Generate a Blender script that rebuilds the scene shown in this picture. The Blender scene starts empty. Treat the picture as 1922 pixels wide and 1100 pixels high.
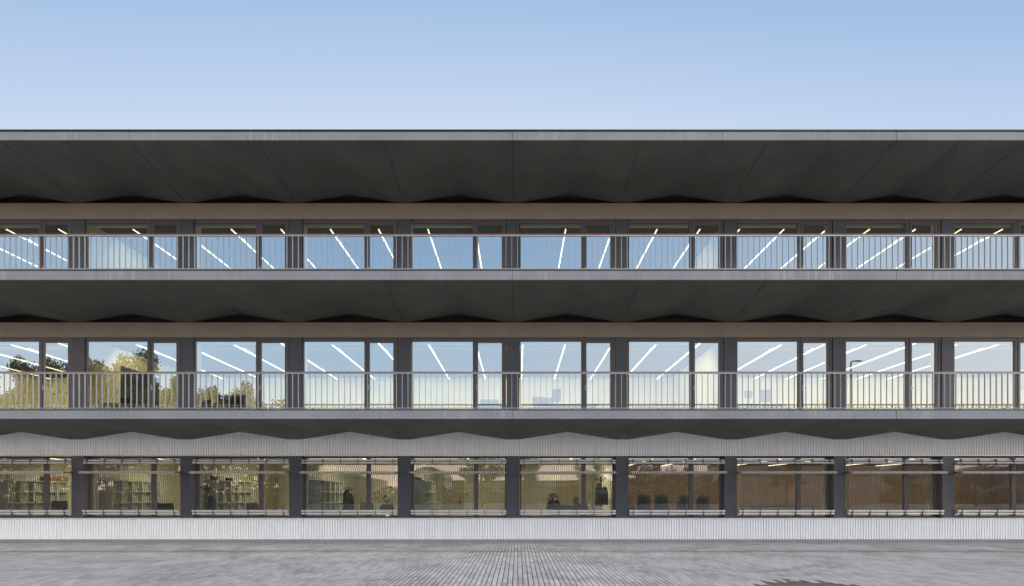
import bpy, math, random
from mathutils import Vector, Matrix
R = math.radians
random.seed(7)
scene = bpy.context.scene
COL = scene.collection

# ------------------------------------------------------------------ layout
F = 987.0; CX = 972.0; HY = 928.0; EYE = 1.47
DW = 16.0                      # camera to wall plane (y = 0)
OV = 2.4                       # depth of canopies / balconies
SW = F / DW
PITCH = 204.3 / SW
C0 = (963 - CX) / SW
def colx(k): return C0 + PITCH * k
def pX(px, y): return (px - CX) / F * (DW + y)
def pZ(py, y): return EYE + (HY - py) / F * (DW + y)
K0, K1 = -6, 6                 # columns from K0 to K1
XL, XR = colx(K0) - .25, colx(K1) + .25
FL = [0.10, 3.65, 7.26]        # floor levels
WT = [2.645, 6.25, 9.85]       # window heads
LOW = [3.14, 6.71, 10.34]      # underside of folds at the ribs
PEAK = [3.37, 6.96, 10.575]
SB = [3.42, 7.015, 10.63]      # fascia bottom
ST = [3.65, 7.26, 10.86]       # fascia top
HC = .205                      # half width of columns
ROOM = 6.0

# ------------------------------------------------------------------ materials
def new_mat(name):
    m = bpy.data.materials.new(name); m.use_nodes = True
    nt = m.node_tree; nt.nodes.clear()
    out = nt.nodes.new('ShaderNodeOutputMaterial')
    return m, nt, out
def N(nt, t, **kw):
    n = nt.nodes.new(t)
    for k, v in kw.items():
        if k.startswith('i_'): n.inputs[k[2:].replace('_', ' ')].default_value = v
        else: setattr(n, k, v)
    return n
def ramp(nt, stops, interp='LINEAR'):
    r = nt.nodes.new('ShaderNodeValToRGB'); cr = r.color_ramp; cr.interpolation = interp
    while len(cr.elements) < len(stops): cr.elements.new(.5)
    for e, (p, c) in zip(cr.elements, stops):
        e.position = p; e.color = (c, c, c, 1) if isinstance(c, (int, float)) else (*c, 1)
    return r
def L(nt, a, b): nt.links.new(a, b)
def mth(nt, op, a, b=None, c=None, clamp=False):
    n = nt.nodes.new('ShaderNodeMath'); n.operation = op; n.use_clamp = clamp
    for i, v in enumerate((a, b, c)):
        if v is None: continue
        if isinstance(v, (int, float)): n.inputs[i].default_value = v
        else: L(nt, v, n.inputs[i])
    return n.outputs[0]
def mixc(nt, fac, a, b, blend='MIX'):
    n = nt.nodes.new('ShaderNodeMix'); n.data_type = 'RGBA'; n.blend_type = blend
    for s, v in ((0, fac), (6, a), (7, b)):
        if isinstance(v, (int, float)): n.inputs[s].default_value = v if s == 0 else (v, v, v, 1)
        elif isinstance(v, tuple): n.inputs[s].default_value = (*v, 1)
        else: L(nt, v, n.inputs[s])
    return n.outputs[2]

def simple(name, col, rough=.6, metal=0, var=.12, scale=3.0, spec=.4, bump=0, stretch=(1, 1, 1)):
    m, nt, out = new_mat(name)
    b = N(nt, 'ShaderNodeBsdfPrincipled'); b.inputs['Roughness'].default_value = rough
    b.inputs['Metallic'].default_value = metal; b.inputs['Specular IOR Level'].default_value = spec
    g = N(nt, 'ShaderNodeNewGeometry')
    mp = N(nt, 'ShaderNodeMapping'); mp.inputs['Scale'].default_value = stretch; L(nt, g.outputs['Position'], mp.inputs[0])
    n = N(nt, 'ShaderNodeTexNoise', i_Scale=scale, i_Detail=5.0, i_Roughness=.6); L(nt, mp.outputs[0], n.inputs[0])
    r = ramp(nt, [(.3, 1 - var), (.7, 1 + var)]); L(nt, n.outputs[0], r.inputs[0])
    c = mixc(nt, 1.0, col, r.outputs[0], 'MULTIPLY'); L(nt, c, b.inputs['Base Color'])
    if bump:
        n2 = N(nt, 'ShaderNodeTexNoise', i_Scale=60.0, i_Detail=3.0); L(nt, g.outputs['Position'], n2.inputs[0])
        bp = N(nt, 'ShaderNodeBump'); bp.inputs['Strength'].default_value = bump; bp.inputs['Distance'].default_value = .01
        L(nt, n2.outputs[0], bp.inputs['Height']); L(nt, bp.outputs[0], b.inputs['Normal'])
    L(nt, b.outputs[0], out.inputs[0])
    return m

def concrete(name, col, streak=0., warm=(1, 1, 1), var=.14, pits=.0):
    """cast concrete: cloudy tone, faint board marks, lime streaks hanging from the top edge"""
    m, nt, out = new_mat(name)
    b = N(nt, 'ShaderNodeBsdfPrincipled'); b.inputs['Roughness'].default_value = .78; b.inputs['Specular IOR Level'].default_value = .3
    g = N(nt, 'ShaderNodeNewGeometry')
    n1 = N(nt, 'ShaderNodeTexNoise', i_Scale=.8, i_Detail=7.0, i_Roughness=.62); L(nt, g.outputs['Position'], n1.inputs[0])
    r1 = ramp(nt, [(.28, 1 - var), (.72, 1 + var)]); L(nt, n1.outputs[0], r1.inputs[0])
    n2 = N(nt, 'ShaderNodeTexNoise', i_Scale=14.0, i_Detail=5.0, i_Roughness=.7); L(nt, g.outputs['Position'], n2.inputs[0])
    r2 = ramp(nt, [(.3, .93), (.7, 1.07)]); L(nt, n2.outputs[0], r2.inputs[0])
    c = mixc(nt, 1., col, r1.outputs[0], 'MULTIPLY'); c = mixc(nt, 1., c, r2.outputs[0], 'MULTIPLY')
    if pits:
        v = N(nt, 'ShaderNodeTexVoronoi', i_Scale=5.0); L(nt, g.outputs['Position'], v.inputs['Vector'])
        rp = ramp(nt, [(.03, pits), (.07, 1.0)]); L(nt, v.outputs['Distance'], rp.inputs[0])
        c = mixc(nt, 1., c, rp.outputs[0], 'MULTIPLY')
    if streak:
        mp = N(nt, 'ShaderNodeMapping'); mp.inputs['Scale'].default_value = (11, 11, .55); L(nt, g.outputs['Position'], mp.inputs[0])
        n3 = N(nt, 'ShaderNodeTexNoise', i_Scale=1.0, i_Detail=4.0, i_Roughness=.7); L(nt, mp.outputs[0], n3.inputs[0])
        n4 = N(nt, 'ShaderNodeTexNoise', i_Scale=.45, i_Detail=2.0); L(nt, g.outputs['Position'], n4.inputs[0])
        a = ramp(nt, [(.52, 0.), (.72, 1.)]); L(nt, n3.outputs[0], a.inputs[0])
        bb = ramp(nt, [(.46, .08), (.62, 1.)]); L(nt, n4.outputs[0], bb.inputs[0])
        f = mth(nt, 'MULTIPLY', a.outputs[0], bb.outputs[0]); f = mth(nt, 'MULTIPLY', f, streak)
        c = mixc(nt, f, c, (.62, .63, .64))
        a2 = ramp(nt, [(.30, 1.), (.42, 0.)]); L(nt, n3.outputs[0], a2.inputs[0])
        f2 = mth(nt, 'MULTIPLY', a2.outputs[0], streak * .35)
        c = mixc(nt, f2, c, (.10, .10, .10))
    L(nt, c, b.inputs['Base Color'])
    bp = N(nt, 'ShaderNodeBump'); bp.inputs['Strength'].default_value = .25; bp.inputs['Distance'].default_value = .01
    L(nt, n2.outputs[0], bp.inputs['Height']); L(nt, bp.outputs[0], b.inputs['Normal'])
    L(nt, b.outputs[0], out.inputs[0])
    return m

def glass_mat(name, fac, tint):
    m, nt, out = new_mat(name)
    gl = N(nt, 'ShaderNodeBsdfGlossy'); gl.inputs['Roughness'].default_value = 0.0; gl.inputs['Color'].default_value = (.96, .98, 1, 1)
    tr = N(nt, 'ShaderNodeBsdfTransparent'); tr.inputs['Color'].default_value = (*tint, 1)
    g = N(nt, 'ShaderNodeNewGeometry')
    dt = N(nt, 'ShaderNodeVectorMath', operation='DOT_PRODUCT'); L(nt, g.outputs['Incoming'], dt.inputs[0]); L(nt, g.outputs['Normal'], dt.inputs[1])
    sch = mth(nt, 'POWER', mth(nt, 'SUBTRACT', 1.0, mth(nt, 'ABSOLUTE', dt.outputs['Value']), clamp=True), 5.0)
    f = mth(nt, 'ADD', mth(nt, 'MULTIPLY', sch, 1 - fac), fac, clamp=True)
    f = mth(nt, 'MULTIPLY', f, mth(nt, 'SUBTRACT', 1.0, g.outputs['Backfacing']))
    wt = mixc(nt, g.outputs['Backfacing'], tint, (1., 1., 1.)); L(nt, wt, tr.inputs['Color'])
    n = N(nt, 'ShaderNodeTexNoise', i_Scale=1.1, i_Detail=1.0); L(nt, g.outputs['Position'], n.inputs[0])
    bp = N(nt, 'ShaderNodeBump'); bp.inputs['Strength'].default_value = .035; bp.inputs['Distance'].default_value = .02
    L(nt, n.outputs[0], bp.inputs['Height']); L(nt, bp.outputs[0], gl.inputs['Normal'])
    mx = N(nt, 'ShaderNodeMixShader'); L(nt, f, mx.inputs[0]); L(nt, tr.outputs[0], mx.inputs[1]); L(nt, gl.outputs[0], mx.inputs[2])
    L(nt, mx.outputs[0], out.inputs[0])
    return m

def emit_mat(name, col, s):
    m, nt, out = new_mat(name)
    e = N(nt, 'ShaderNodeEmission'); e.inputs[0].default_value = (*col, 1); e.inputs[1].default_value = s
    L(nt, e.outputs[0], out.inputs[0]); return m

def slat_ceiling():
    m, nt, out = new_mat('slatted ceiling')
    b = N(nt, 'ShaderNodeBsdfPrincipled'); b.inputs['Roughness'].default_value = .8
    g = N(nt, 'ShaderNodeNewGeometry'); s = N(nt, 'ShaderNodeSeparateXYZ'); L(nt, g.outputs['Position'], s.inputs[0])
    f = mth(nt, 'FRACT', mth(nt, 'MULTIPLY', s.outputs[0], 11.0))
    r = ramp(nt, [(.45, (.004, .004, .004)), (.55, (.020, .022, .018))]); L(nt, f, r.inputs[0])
    L(nt, r.outputs[0], b.inputs['Base Color']); L(nt, b.outputs[0], out.inputs[0])
    return m

def paving_mat():
    m, nt, out = new_mat('clay pavers')
    b = N(nt, 'ShaderNodeBsdfPrincipled'); b.inputs['Specular IOR Level'].default_value = .45
    g = N(nt, 'ShaderNodeNewGeometry'); s = N(nt, 'ShaderNodeSeparateXYZ'); L(nt, g.outputs['Position'], s.inputs[0])
    W, Hh = .262, .0873
    row = mth(nt, 'FLOOR', mth(nt, 'DIVIDE', s.outputs[0], Hh))
    wn = N(nt, 'ShaderNodeTexWhiteNoise', noise_dimensions='1D'); L(nt, row, wn.inputs['W'])
    u = mth(nt, 'ADD', mth(nt, 'DIVIDE', s.outputs[1], W), mth(nt, 'ADD', mth(nt, 'MULTIPLY', row, .5), mth(nt, 'MULTIPLY', wn.outputs[0], .22)))
    colm = mth(nt, 'FLOOR', u)
    fx = mth(nt, 'FRACT', mth(nt, 'DIVIDE', s.outputs[0], Hh)); fy = mth(nt, 'FRACT', u)
    cmb = N(nt, 'ShaderNodeCombineXYZ'); L(nt, row, cmb.inputs[0]); L(nt, colm, cmb.inputs[1])
    w2 = N(nt, 'ShaderNodeTexWhiteNoise', noise_dimensions='2D'); L(nt, cmb.outputs[0], w2.inputs['Vector'])
    # joints
    ex = mth(nt, 'MINIMUM', fx, mth(nt, 'SUBTRACT', 1.0, fx)); ey = mth(nt, 'MINIMUM', fy, mth(nt, 'SUBTRACT', 1.0, fy))
    jx = N(nt, 'ShaderNodeMapRange', interpolation_type='SMOOTHSTEP'); L(nt, ex, jx.inputs[0]); jx.inputs[1].default_value = .05; jx.inputs[2].default_value = .14
    jy = N(nt, 'ShaderNodeMapRange', interpolation_type='SMOOTHSTEP'); L(nt, ey, jy.inputs[0]); jy.inputs[1].default_value = .004; jy.inputs[2].default_value = .018
    jyl = mth(nt, 'ADD', mth(nt, 'MULTIPLY', jy.outputs[0], .45), .55)
    brickc = ramp(nt, [(0, (.285, .28, .285)), (.2, (.34, .335, .345)), (.55, (.385, .385, .405)), (.85, (.43, .43, .455)), (1, (.46, .45, .46))])
    L(nt, w2.outputs[0], brickc.inputs[0])
    c = brickc.outputs[0]
    c = mixc(nt, jx.outputs[0], (.05, .047, .045), c)
    c = mixc(nt, 1., c, mixc(nt, jyl, (.2, .2, .2), (1., 1., 1.)), 'MULTIPLY')
    # broad cloudy dirt, stretched along the facade
    mp = N(nt, 'ShaderNodeMapping'); mp.inputs['Scale'].default_value = (.7, .8, 1); L(nt, g.outputs['Position'], mp.inputs[0])
    n1 = N(nt, 'ShaderNodeTexNoise', i_Scale=1.0, i_Detail=8.0, i_Roughness=.62, i_Distortion=.6); L(nt, mp.outputs[0], n1.inputs[0])
    r1 = ramp(nt, [(.32, (.74, .72, .70)), (.5, (1.0, 1.0, 1.01)), (.66, (1.10, 1.13, 1.18))]); L(nt, n1.outputs[0], r1.inputs[0])
    c = mixc(nt, 1., c, r1.outputs[0], 'MULTIPLY')
    # drip line stain below the balcony edge and browner strip beside the wall
    n2 = N(nt, 'ShaderNodeTexNoise', i_Scale=1.7, i_Detail=6.0, i_Roughness=.7); L(nt, g.outputs['Position'], n2.inputs[0])
    yy = mth(nt, 'ADD', s.outputs[1], mth(nt, 'MULTIPLY', mth(nt, 'SUBTRACT', n2.outputs[0], .5), .9))
    d = mth(nt, 'ABSOLUTE', mth(nt, 'ADD', yy, 2.45))
    dr = N(nt, 'ShaderNodeMapRange', interpolation_type='SMOOTHSTEP'); L(nt, d, dr.inputs[0]); dr.inputs[1].default_value = .05; dr.inputs[2].default_value = .38
    c = mixc(nt, 1., c, mixc(nt, dr.outputs[0], (.60, .57, .55), (1., 1., 1.)), 'MULTIPLY')
    inn = N(nt, 'ShaderNodeMapRange', interpolation_type='SMOOTHSTEP'); L(nt, yy, inn.inputs[0]); inn.inputs[1].default_value = -2.6; inn.inputs[2].default_value = -2.2
    c = mixc(nt, mth(nt, 'MULTIPLY', inn.outputs[0], .6), c, mixc(nt, 1., c, (.86, .80, .74), 'MULTIPLY'))
    # dark damp patch with paver-edged outline
    def patch(cx, cy, rx, ry, lo, hi):
        ax = mth(nt, 'DIVIDE', mth(nt, 'SUBTRACT', mth(nt, 'MULTIPLY', row, Hh), cx), rx)
        by = mth(nt, 'DIVIDE', mth(nt, 'SUBTRACT', s.outputs[1], cy), ry)
        q = mth(nt, 'SQRT', mth(nt, 'ADD', mth(nt, 'MULTIPLY', ax, ax), mth(nt, 'MULTIPLY', by, by)))
        q = mth(nt, 'ADD', q, mth(nt, 'MULTIPLY', mth(nt, 'SUBTRACT', n1.outputs[0], .5), 1.3))
        q = mth(nt, 'ADD', q, mth(nt, 'MULTIPLY', mth(nt, 'SUBTRACT', w2.outputs[0], .5), .55))
        mr = N(nt, 'ShaderNodeMapRange', interpolation_type='SMOOTHSTEP'); L(nt, q, mr.inputs[0]); mr.inputs[1].default_value = lo; mr.inputs[2].default_value = hi
        mr.inputs[3].default_value = 1; mr.inputs[4].default_value = 0
        return mr.outputs[0]
    p1 = patch(4.62, -7.5, .92, .50, .8, 1.0)
    c = mixc(nt, mth(nt, 'MULTIPLY', p1, .95), c, mixc(nt, 1., c, (.24, .20, .175), 'MULTIPLY'))
    L(nt, c, b.inputs['Base Color'])
    rr = ramp(nt, [(.35, .62), (.6, .42)]); L(nt, n1.outputs[0], rr.inputs[0]); L(nt, rr.outputs[0], b.inputs['Roughness'])
    h = mth(nt, 'ADD', mth(nt, 'MULTIPLY', jx.outputs[0], jyl), mth(nt, 'MULTIPLY', w2.outputs[0], .35))
    bp = N(nt, 'ShaderNodeBump'); bp.inputs['Strength'].default_value = .5; bp.inputs['Distance'].default_value = .004
    L(nt, h, bp.inputs['Height']); L(nt, bp.outputs[0], b.inputs['Normal'])
    L(nt, b.outputs[0], out.inputs[0])
    return m

def wood_mat(name, c1, c2, n=9.0, ax=0):
    m, nt, out = new_mat(name)
    b = N(nt, 'ShaderNodeBsdfPrincipled'); b.inputs['Roughness'].default_value = .55
    g = N(nt, 'ShaderNodeNewGeometry')
    mp = N(nt, 'ShaderNodeMapping'); mp.inputs['Scale'].default_value = (n, n, .4); L(nt, g.outputs['Position'], mp.inputs[0])
    t = N(nt, 'ShaderNodeTexNoise', i_Scale=1.0, i_Detail=4.0); L(nt, mp.outputs[0], t.inputs[0])
    r = ramp(nt, [(.3, c1), (.7, c2)]); L(nt, t.outputs[0], r.inputs[0]); L(nt, r.outputs[0], b.inputs['Base Color'])
    L(nt, b.outputs[0], out.inputs[0]); return m

def leaf_mat(name, c1, c2):
    m, nt, out = new_mat(name)
    b = N(nt, 'ShaderNodeBsdfPrincipled'); b.inputs['Roughness'].default_value = .6
    g = N(nt, 'ShaderNodeNewGeometry')
    t = N(nt, 'ShaderNodeTexNoise', i_Scale=2.0, i_Detail=2.0); L(nt, g.outputs['Position'], t.inputs[0])
    r = ramp(nt, [(.35, c1), (.65, c2)]); L(nt, t.outputs[0], r.inputs[0]); L(nt, r.outputs[0], b.inputs['Base Color'])
    L(nt, b.outputs[0], out.inputs[0]); return m

M = {}
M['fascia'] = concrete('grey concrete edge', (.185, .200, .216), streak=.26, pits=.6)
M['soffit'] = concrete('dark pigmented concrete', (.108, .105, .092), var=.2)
M['beam'] = concrete('warm brown concrete', (.25, .215, .178), var=.12, pits=.55)
M['column'] = simple('charcoal metal column cladding', (.058, .059, .069), rough=.42, var=.14, scale=1.2, spec=.5)
M['frame'] = simple('dark bronze aluminium', (.085, .075, .078), rough=.38, var=.08, spec=.5)
M['steel'] = simple('galvanised steel', (.30, .315, .335), rough=.42, metal=.3, var=.12, scale=8)
M['tube'] = simple('grey painted tube', (.60, .59, .59), rough=.35, metal=.3, var=.08, scale=4)
M['rod'] = simple('mauve grey rod', (.22, .21, .225), rough=.35, metal=.4, var=.1)
M['cord'] = simple('dark cord', (.09, .085, .08), rough=.6)
M['rail'] = simple('oiled hardwood', (.17, .085, .06), rough=.5, var=.2, scale=6)
M['clad'] = simple('pale corrugated steel', (.82, .845, .86), rough=.45, metal=.0, var=.05, scale=1.3, spec=.5, stretch=(3, 3, .5))
M['trim'] = simple('pale steel trim', (.70, .69, .67), rough=.35, metal=.3, var=.06)
M['plinth'] = concrete('plinth concrete', (.24, .235, .225), streak=.25)
M['flash'] = simple('black roof flashing', (.018, .016, .016), rough=.5)
M['lining'] = concrete('recess concrete with painted shade', (.075, .065, .058))  # pocket shade above the beams put into the colour
M['black'] = simple('black gap lining', (.012, .012, .012), rough=.7)
M['white'] = simple('white plastic', (.8, .8, .78), rough=.4, var=.03)
M['glass'] = glass_mat('coated double glazing', .60, (.80, .86, .76))
M['glass_low'] = glass_mat('ground floor glazing', .33, (.82, .84, .78))
M['iwall'] = simple('cream painted wall', (.78, .72, .50), rough=.8, var=.03)
M['iwood'] = wood_mat('birch panelling', (.27, .175, .105), (.37, .25, .155))
M['gwall'] = simple('pale green grey painted wall', (.62, .60, .46), rough=.8, var=.03)
M['ifloor'] = simple('grey linoleum', (.25, .26, .25), rough=.5)
M['iceil'] = slat_ceiling()
M['gceil'] = simple('ivory ceiling tiles', (.55, .54, .44), rough=.8, var=.04)
M['dceil'] = simple('dark ceiling lining', (.10, .095, .085), rough=.8, var=.04)
M['lamp'] = emit_mat('lit diffuser', (1, .86, .60), 5.0)
M['lamp_g'] = emit_mat('lit office diffuser', (1, .86, .60), 4.0)
M['lamp_o'] = emit_mat('lit small office diffuser', (1, .88, .56), 4.0)
M['lampbody'] = simple('white lamp housing', (.7, .7, .68), rough=.4)
M['cab'] = simple('sage grey laminate', (.44, .46, .42), rough=.5, var=.04)
M['cabback'] = simple('olive binders', (.33, .335, .28), rough=.6, var=.2, scale=6)
M['dark'] = simple('dark upholstery', (.035, .037, .045), rough=.7)
M['slate'] = simple('slate blue fabric', (.085, .105, .13), rough=.8)
M['blue'] = simple('blue locker paint', (.07, .11, .20), rough=.5)
M['cardboard'] = simple('brown cardboard', (.22, .11, .05), rough=.8)
M['doorwood'] = wood_mat('pale wooden door', (.44, .38, .23), (.50, .43, .27))
M['leafy'] = leaf_mat('houseplant leaves', (.02, .04, .012), (.05, .09, .03))
M['pot'] = simple('clay pot', (.25, .16, .11), rough=.8)
M['leaf1'] = leaf_mat('tree foliage dark', (.03, .04, .016), (.07, .085, .032))
M['leaf2'] = leaf_mat('tree foliage olive', (.04, .045, .018), (.085, .085, .038))
M['bark'] = simple('bark', (.06, .05, .04), rough=.9, scale=5, var=.3)
M['hedge'] = leaf_mat('autumn hedge foliage', (.08, .075, .045), (.15, .13, .08))
M['lampgreen'] = simple('green grey lamp post paint', (.04, .05, .045), rough=.4)
M['shed'] = simple('grey shed cladding', (.33, .31, .29), rough=.7)
M['shedroof'] = simple('dark sheet roof', (.17, .16, .155), rough=.6)
M['brick'] = simple('brown render', (.42, .36, .31), rough=.9, var=.2)
M['paving'] = paving_mat()

# ------------------------------------------------------------------ mesh building
class MB:
    def __init__(s): s.v = []; s.f = []; s.mi = []; s.sm = False
    def box(s, x0, x1, y0, y1, z0, z1, mi=0):
        b = len(s.v)
        s.v += [(x0, y0, z0), (x1, y0, z0), (x1, y1, z0), (x0, y1, z0), (x0, y0, z1), (x1, y0, z1), (x1, y1, z1), (x0, y1, z1)]
        for q in ((0, 3, 2, 1), (4, 5, 6, 7), (0, 1, 5, 4), (1, 2, 6, 5), (2, 3, 7, 6), (3, 0, 4, 7)):
            s.f.append(tuple(b + i for i in q)); s.mi.append(mi)
        return s
    def poly(s, pts, mi=0):
        b = len(s.v); s.v += [tuple(p) for p in pts]; s.f.append(tuple(range(b, b + len(pts)))); s.mi.append(mi); return s
    def tube(s, a, c, r0, r1=None, n=8, caps=True, mi=0):
        a = Vector(a); c = Vector(c); r1 = r0 if r1 is None else r1
        d = (c - a).normalized(); u = d.orthogonal().normalized(); w = d.cross(u); b = len(s.v)
        for p, r in ((a, r0), (c, r1)):
            for i in range(n):
                t = 2 * math.pi * i / n; s.v.append(tuple(p + (u * math.cos(t) + w * math.sin(t)) * r))
        for i in range(n):
            j = (i + 1) % n; s.f.append((b + i, b + j, b + n + j, b + n + i)); s.mi.append(mi)
        if caps:
            s.f.append(tuple(b + n - 1 - i for i in range(n))); s.mi.append(mi)
            s.f.append(tuple(b + n + i for i in range(n))); s.mi.append(mi)
        return s
    def ell(s, c, rx, ry, rz, n=12, m=8):
        b = len(s.v); c = Vector(c)
        s.v.append((c.x, c.y, c.z - rz))
        for j in range(1, m):
            ph = -math.pi / 2 + math.pi * j / m
            for i in range(n):
                t = 2 * math.pi * i / n
                s.v.append((c.x + rx * math.cos(ph) * math.cos(t), c.y + ry * math.cos(ph) * math.sin(t), c.z + rz * math.sin(ph)))
        s.v.append((c.x, c.y, c.z + rz)); top = len(s.v) - 1
        for i in range(n):
            j = (i + 1) % n
            s.f.append((b, b + 1 + j, b + 1 + i)); s.mi.append(0)
            for k in range(m - 2):
                o = b + 1 + k * n; s.f.append((o + i, o + j, o + n + j, o + n + i)); s.mi.append(0)
            o = b + 1 + (m - 2) * n; s.f.append((o + i, o + j, top)); s.mi.append(0)
        s.sm = True
        return s
    def mesh(s, name, mat):
        me = bpy.data.meshes.new(name); me.from_pydata(s.v, [], s.f)
        for m in (mat if isinstance(mat, (list, tuple)) else [mat]): me.materials.append(m)
        if any(s.mi):
            me.polygons.foreach_set('material_index', s.mi)
        if s.sm: me.polygons.foreach_set('use_smooth', [True] * len(s.f))
        me.update(); return me
    def build(s, name, mat, parent=None, bevel=0):
        o = bpy.data.objects.new(name, s.mesh(name, mat)); COL.objects.link(o); o.parent = parent
        if bevel:
            b = o.modifiers.new('bevel', 'BEVEL'); b.width = bevel; b.segments = 2; b.limit_method = 'ANGLE'
        return o
def tag(o, label=None, cat=None, group=None, kind=None):
    if label: o['label'] = label
    if cat: o['category'] = cat
    if group: o['group'] = group
    if kind: o['kind'] = kind
    return o
def empty(name, loc=(0, 0, 0), rz=0, parent=None):
    o = bpy.data.objects.new(name, None); o.location = loc; o.rotation_euler.z = rz; o.empty_display_size = .2
    COL.objects.link(o); o.parent = parent; return o
def copy_tree(o, parent=None):
    c = o.copy(); COL.objects.link(c); c.parent = parent
    for ch in list(o.children): copy_tree(ch, c)
    return c
ORD = 'first second third fourth fifth sixth seventh eighth ninth tenth eleventh twelfth thirteenth fourteenth fifteenth sixteenth seventeenth eighteenth nineteenth twentieth twenty-first twenty-second twenty-third twenty-fourth'.split()

# ------------------------------------------------------------------ setting
g = MB()
g.poly([(-400, -400, 0), (400, -400, 0), (400, 400, 0), (-400, 400, 0)])
tag(g.build('paving', M['paving']), kind='structure')
g = MB(); g.poly([(-400, -400, .004), (400, -400, .004), (400, -25, .004), (-400, -25, .004)])
tag(g.build('road', simple('old asphalt', (.055, .053, .05), rough=.85, var=.2, scale=.6)), kind='structure')

# ------------------------------------------------------------------ the building
B = empty('office_building', (0, 0, 0))
tag(B, 'long three-storey building with folded dark concrete canopies, glazed balconies and corrugated base', 'building')

for lv in range(3):
    zb, zt, zl, zp = SB[lv], ST[lv], LOW[lv], PEAK[lv]
    # edge slab (fascia strip) cast in lengths with a fine joint every third bay
    nm = 'roof_slab' if lv == 2 else 'balcony_slab'
    m = MB()
    cuts = [XL] + [colx(k) for k in range(K0 + 3, K1, 3)] + [XR]
    for a, b in zip(cuts[:-1], cuts[1:]):
        jit = random.uniform(-.003, .003)
        m.box(a + .002, b - .002, -OV + jit, -.001 if lv < 2 else ROOM + .4, zb, zt + jit)
    m.build(nm, M['fascia'], B, bevel=.012)
    if lv == 2:
        MB().box(XL - .02, XR + .02, -OV - .022, ROOM + .42, zt + .006, zt + .035).build('roof_flashing', M['flash'], B)
    else:   # thin dark drip trim on the slab's top edge
        MB().box(XL, XR, -OV - .012, -OV + .10, zt + .005, zt + .028).build('edge_trim', M['frame'], B)
    # folded soffit
    m = MB(); fz = zb - .004; yf = -OV + .03; w = .2; MB_y0 = -.02 if lv else -.035; yb = MB_y0 + .012
    for k in range(K0, K1):
        # between rib k and rib k+1 : peak in the middle
        xa, xb = colx(k), colx(k + 1); xm = (xa + xb) / 2
        pf = (xm, yf, fz); pw = (xm, MB_y0, zp)
        la = (xa + w, MB_y0, zl); lb = (xb - w, MB_y0, zl)
        m.poly([pf, la, pw][::-1]); m.poly([pf, pw, lb][::-1])
        m.poly([(xa + w, yb, zl + .05), (xm, yb, zp + .05), pw, la]); m.poly([(xm, yb, zp + .05), (xb - w, yb, zl + .05), lb, pw])
    for k in range(K0, K1 + 1):
        x = colx(k); xl = max(x - PITCH / 2, XL) ; xr = min(x + PITCH / 2, XR)
        lo0, lo1 = (x - w, MB_y0, zl), (x + w, MB_y0, zl)
        # split at the casting joint in the middle of the rib
        m.poly([(xl, yf, fz), (x - .006, yf, fz), (x - .006, MB_y0, zl), lo0]); m.poly([(x + .006, yf, fz), (xr, yf, fz), lo1, (x + .006, MB_y0, zl)])
        m.poly([(x - .006, yf, fz + .012), (x + .006, yf, fz + .012), (x + .006, MB_y0, zl + .012), (x - .006, MB_y0, zl + .012)], mi=1)
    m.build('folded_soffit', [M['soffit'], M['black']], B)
    # beam / cladding below the folds
    if lv > 0:
        MB().box(XL, XR, 0, .30, WT[lv], zl - .004).build('beam', M['beam'], B, bevel=.01)
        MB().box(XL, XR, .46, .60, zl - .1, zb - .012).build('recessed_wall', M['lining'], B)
        MB().box(XL, XR, .004, .60, zb - .010, zb - .004).build('recess_shade_lid', M['lining'], B)  # lid added so the fold pockets stay dark
    else:
        MB().box(XL, XR, .052, .30, WT[0] + .03, zb + .15).build('backing_wall', M['black'], B)

def corrugated(x0, x1, z0, z1, y, pitch=.08, d=.045):
    m = MB(); n = int((x1 - x0) / pitch); b = 0
    prof = []
    for i in range(n):
        x = x0 + i * pitch
        prof += [(x, y), (x + .044, y), (x + .052, y + d), (x + .072, y + d)]
    prof.append((x0 + n * pitch, y))
    for x, yy in prof: m.v += [(x, yy, z0), (x, yy, z1)]
    for i in range(len(prof) - 1):
        m.f.append((2 * i, 2 * i + 2, 2 * i + 3, 2 * i + 1)); m.mi.append(0)
    return m
corrugated(XL, XR, WT[0] + .02, PEAK[0] + .1, 0.0).build('upper_corrugated_cladding', M['clad'], B)
corrugated(XL, XR, .10, .735, -.002).build('lower_corrugated_cladding', M['clad'], B)
MB().box(XL, XR, -.012, .05, WT[0] - .005, WT[0] + .022).build('cladding_trim', M['trim'], B)
MB().box(XL, XR, -.03, .28, .735, .752).build('window_sill', M['trim'], B)
MB().box(XL, XR, .052, .28, .0, .73).build('base_wall', M['black'], B)
m = MB(); x = XL
while x < XR:
    m.box(x + .004, min(x + 1.0, XR) - .004, .012, .03, .0, .104); x += 1.0
m.build('plinth', M['plinth'], B)

# columns
for k in range(K0, K1 + 1):
    c = colx(k)
    MB().box(c - .19, c + .19, -.004, .27, .752, WT[0] - .006).build('column', M['column'], B, bevel=.006)
    for lv in (1, 2):
        MB().box(c - HC + .012, c + HC - .012, .012, .12, FL[lv], WT[lv] - .003).build('column', M['column'], B, bevel=.006)
        MB().box(c - HC + .02, c + HC - .02, .125, .46, FL[lv], WT[lv] + .08).build('inner_column', M['iwall'], B)
    MB().box(c - .17, c + .17, .275, .62, .1, WT[0] + .05).build('inner_column', M['gwall' if k < 2 else 'iwall'], B)

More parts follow.
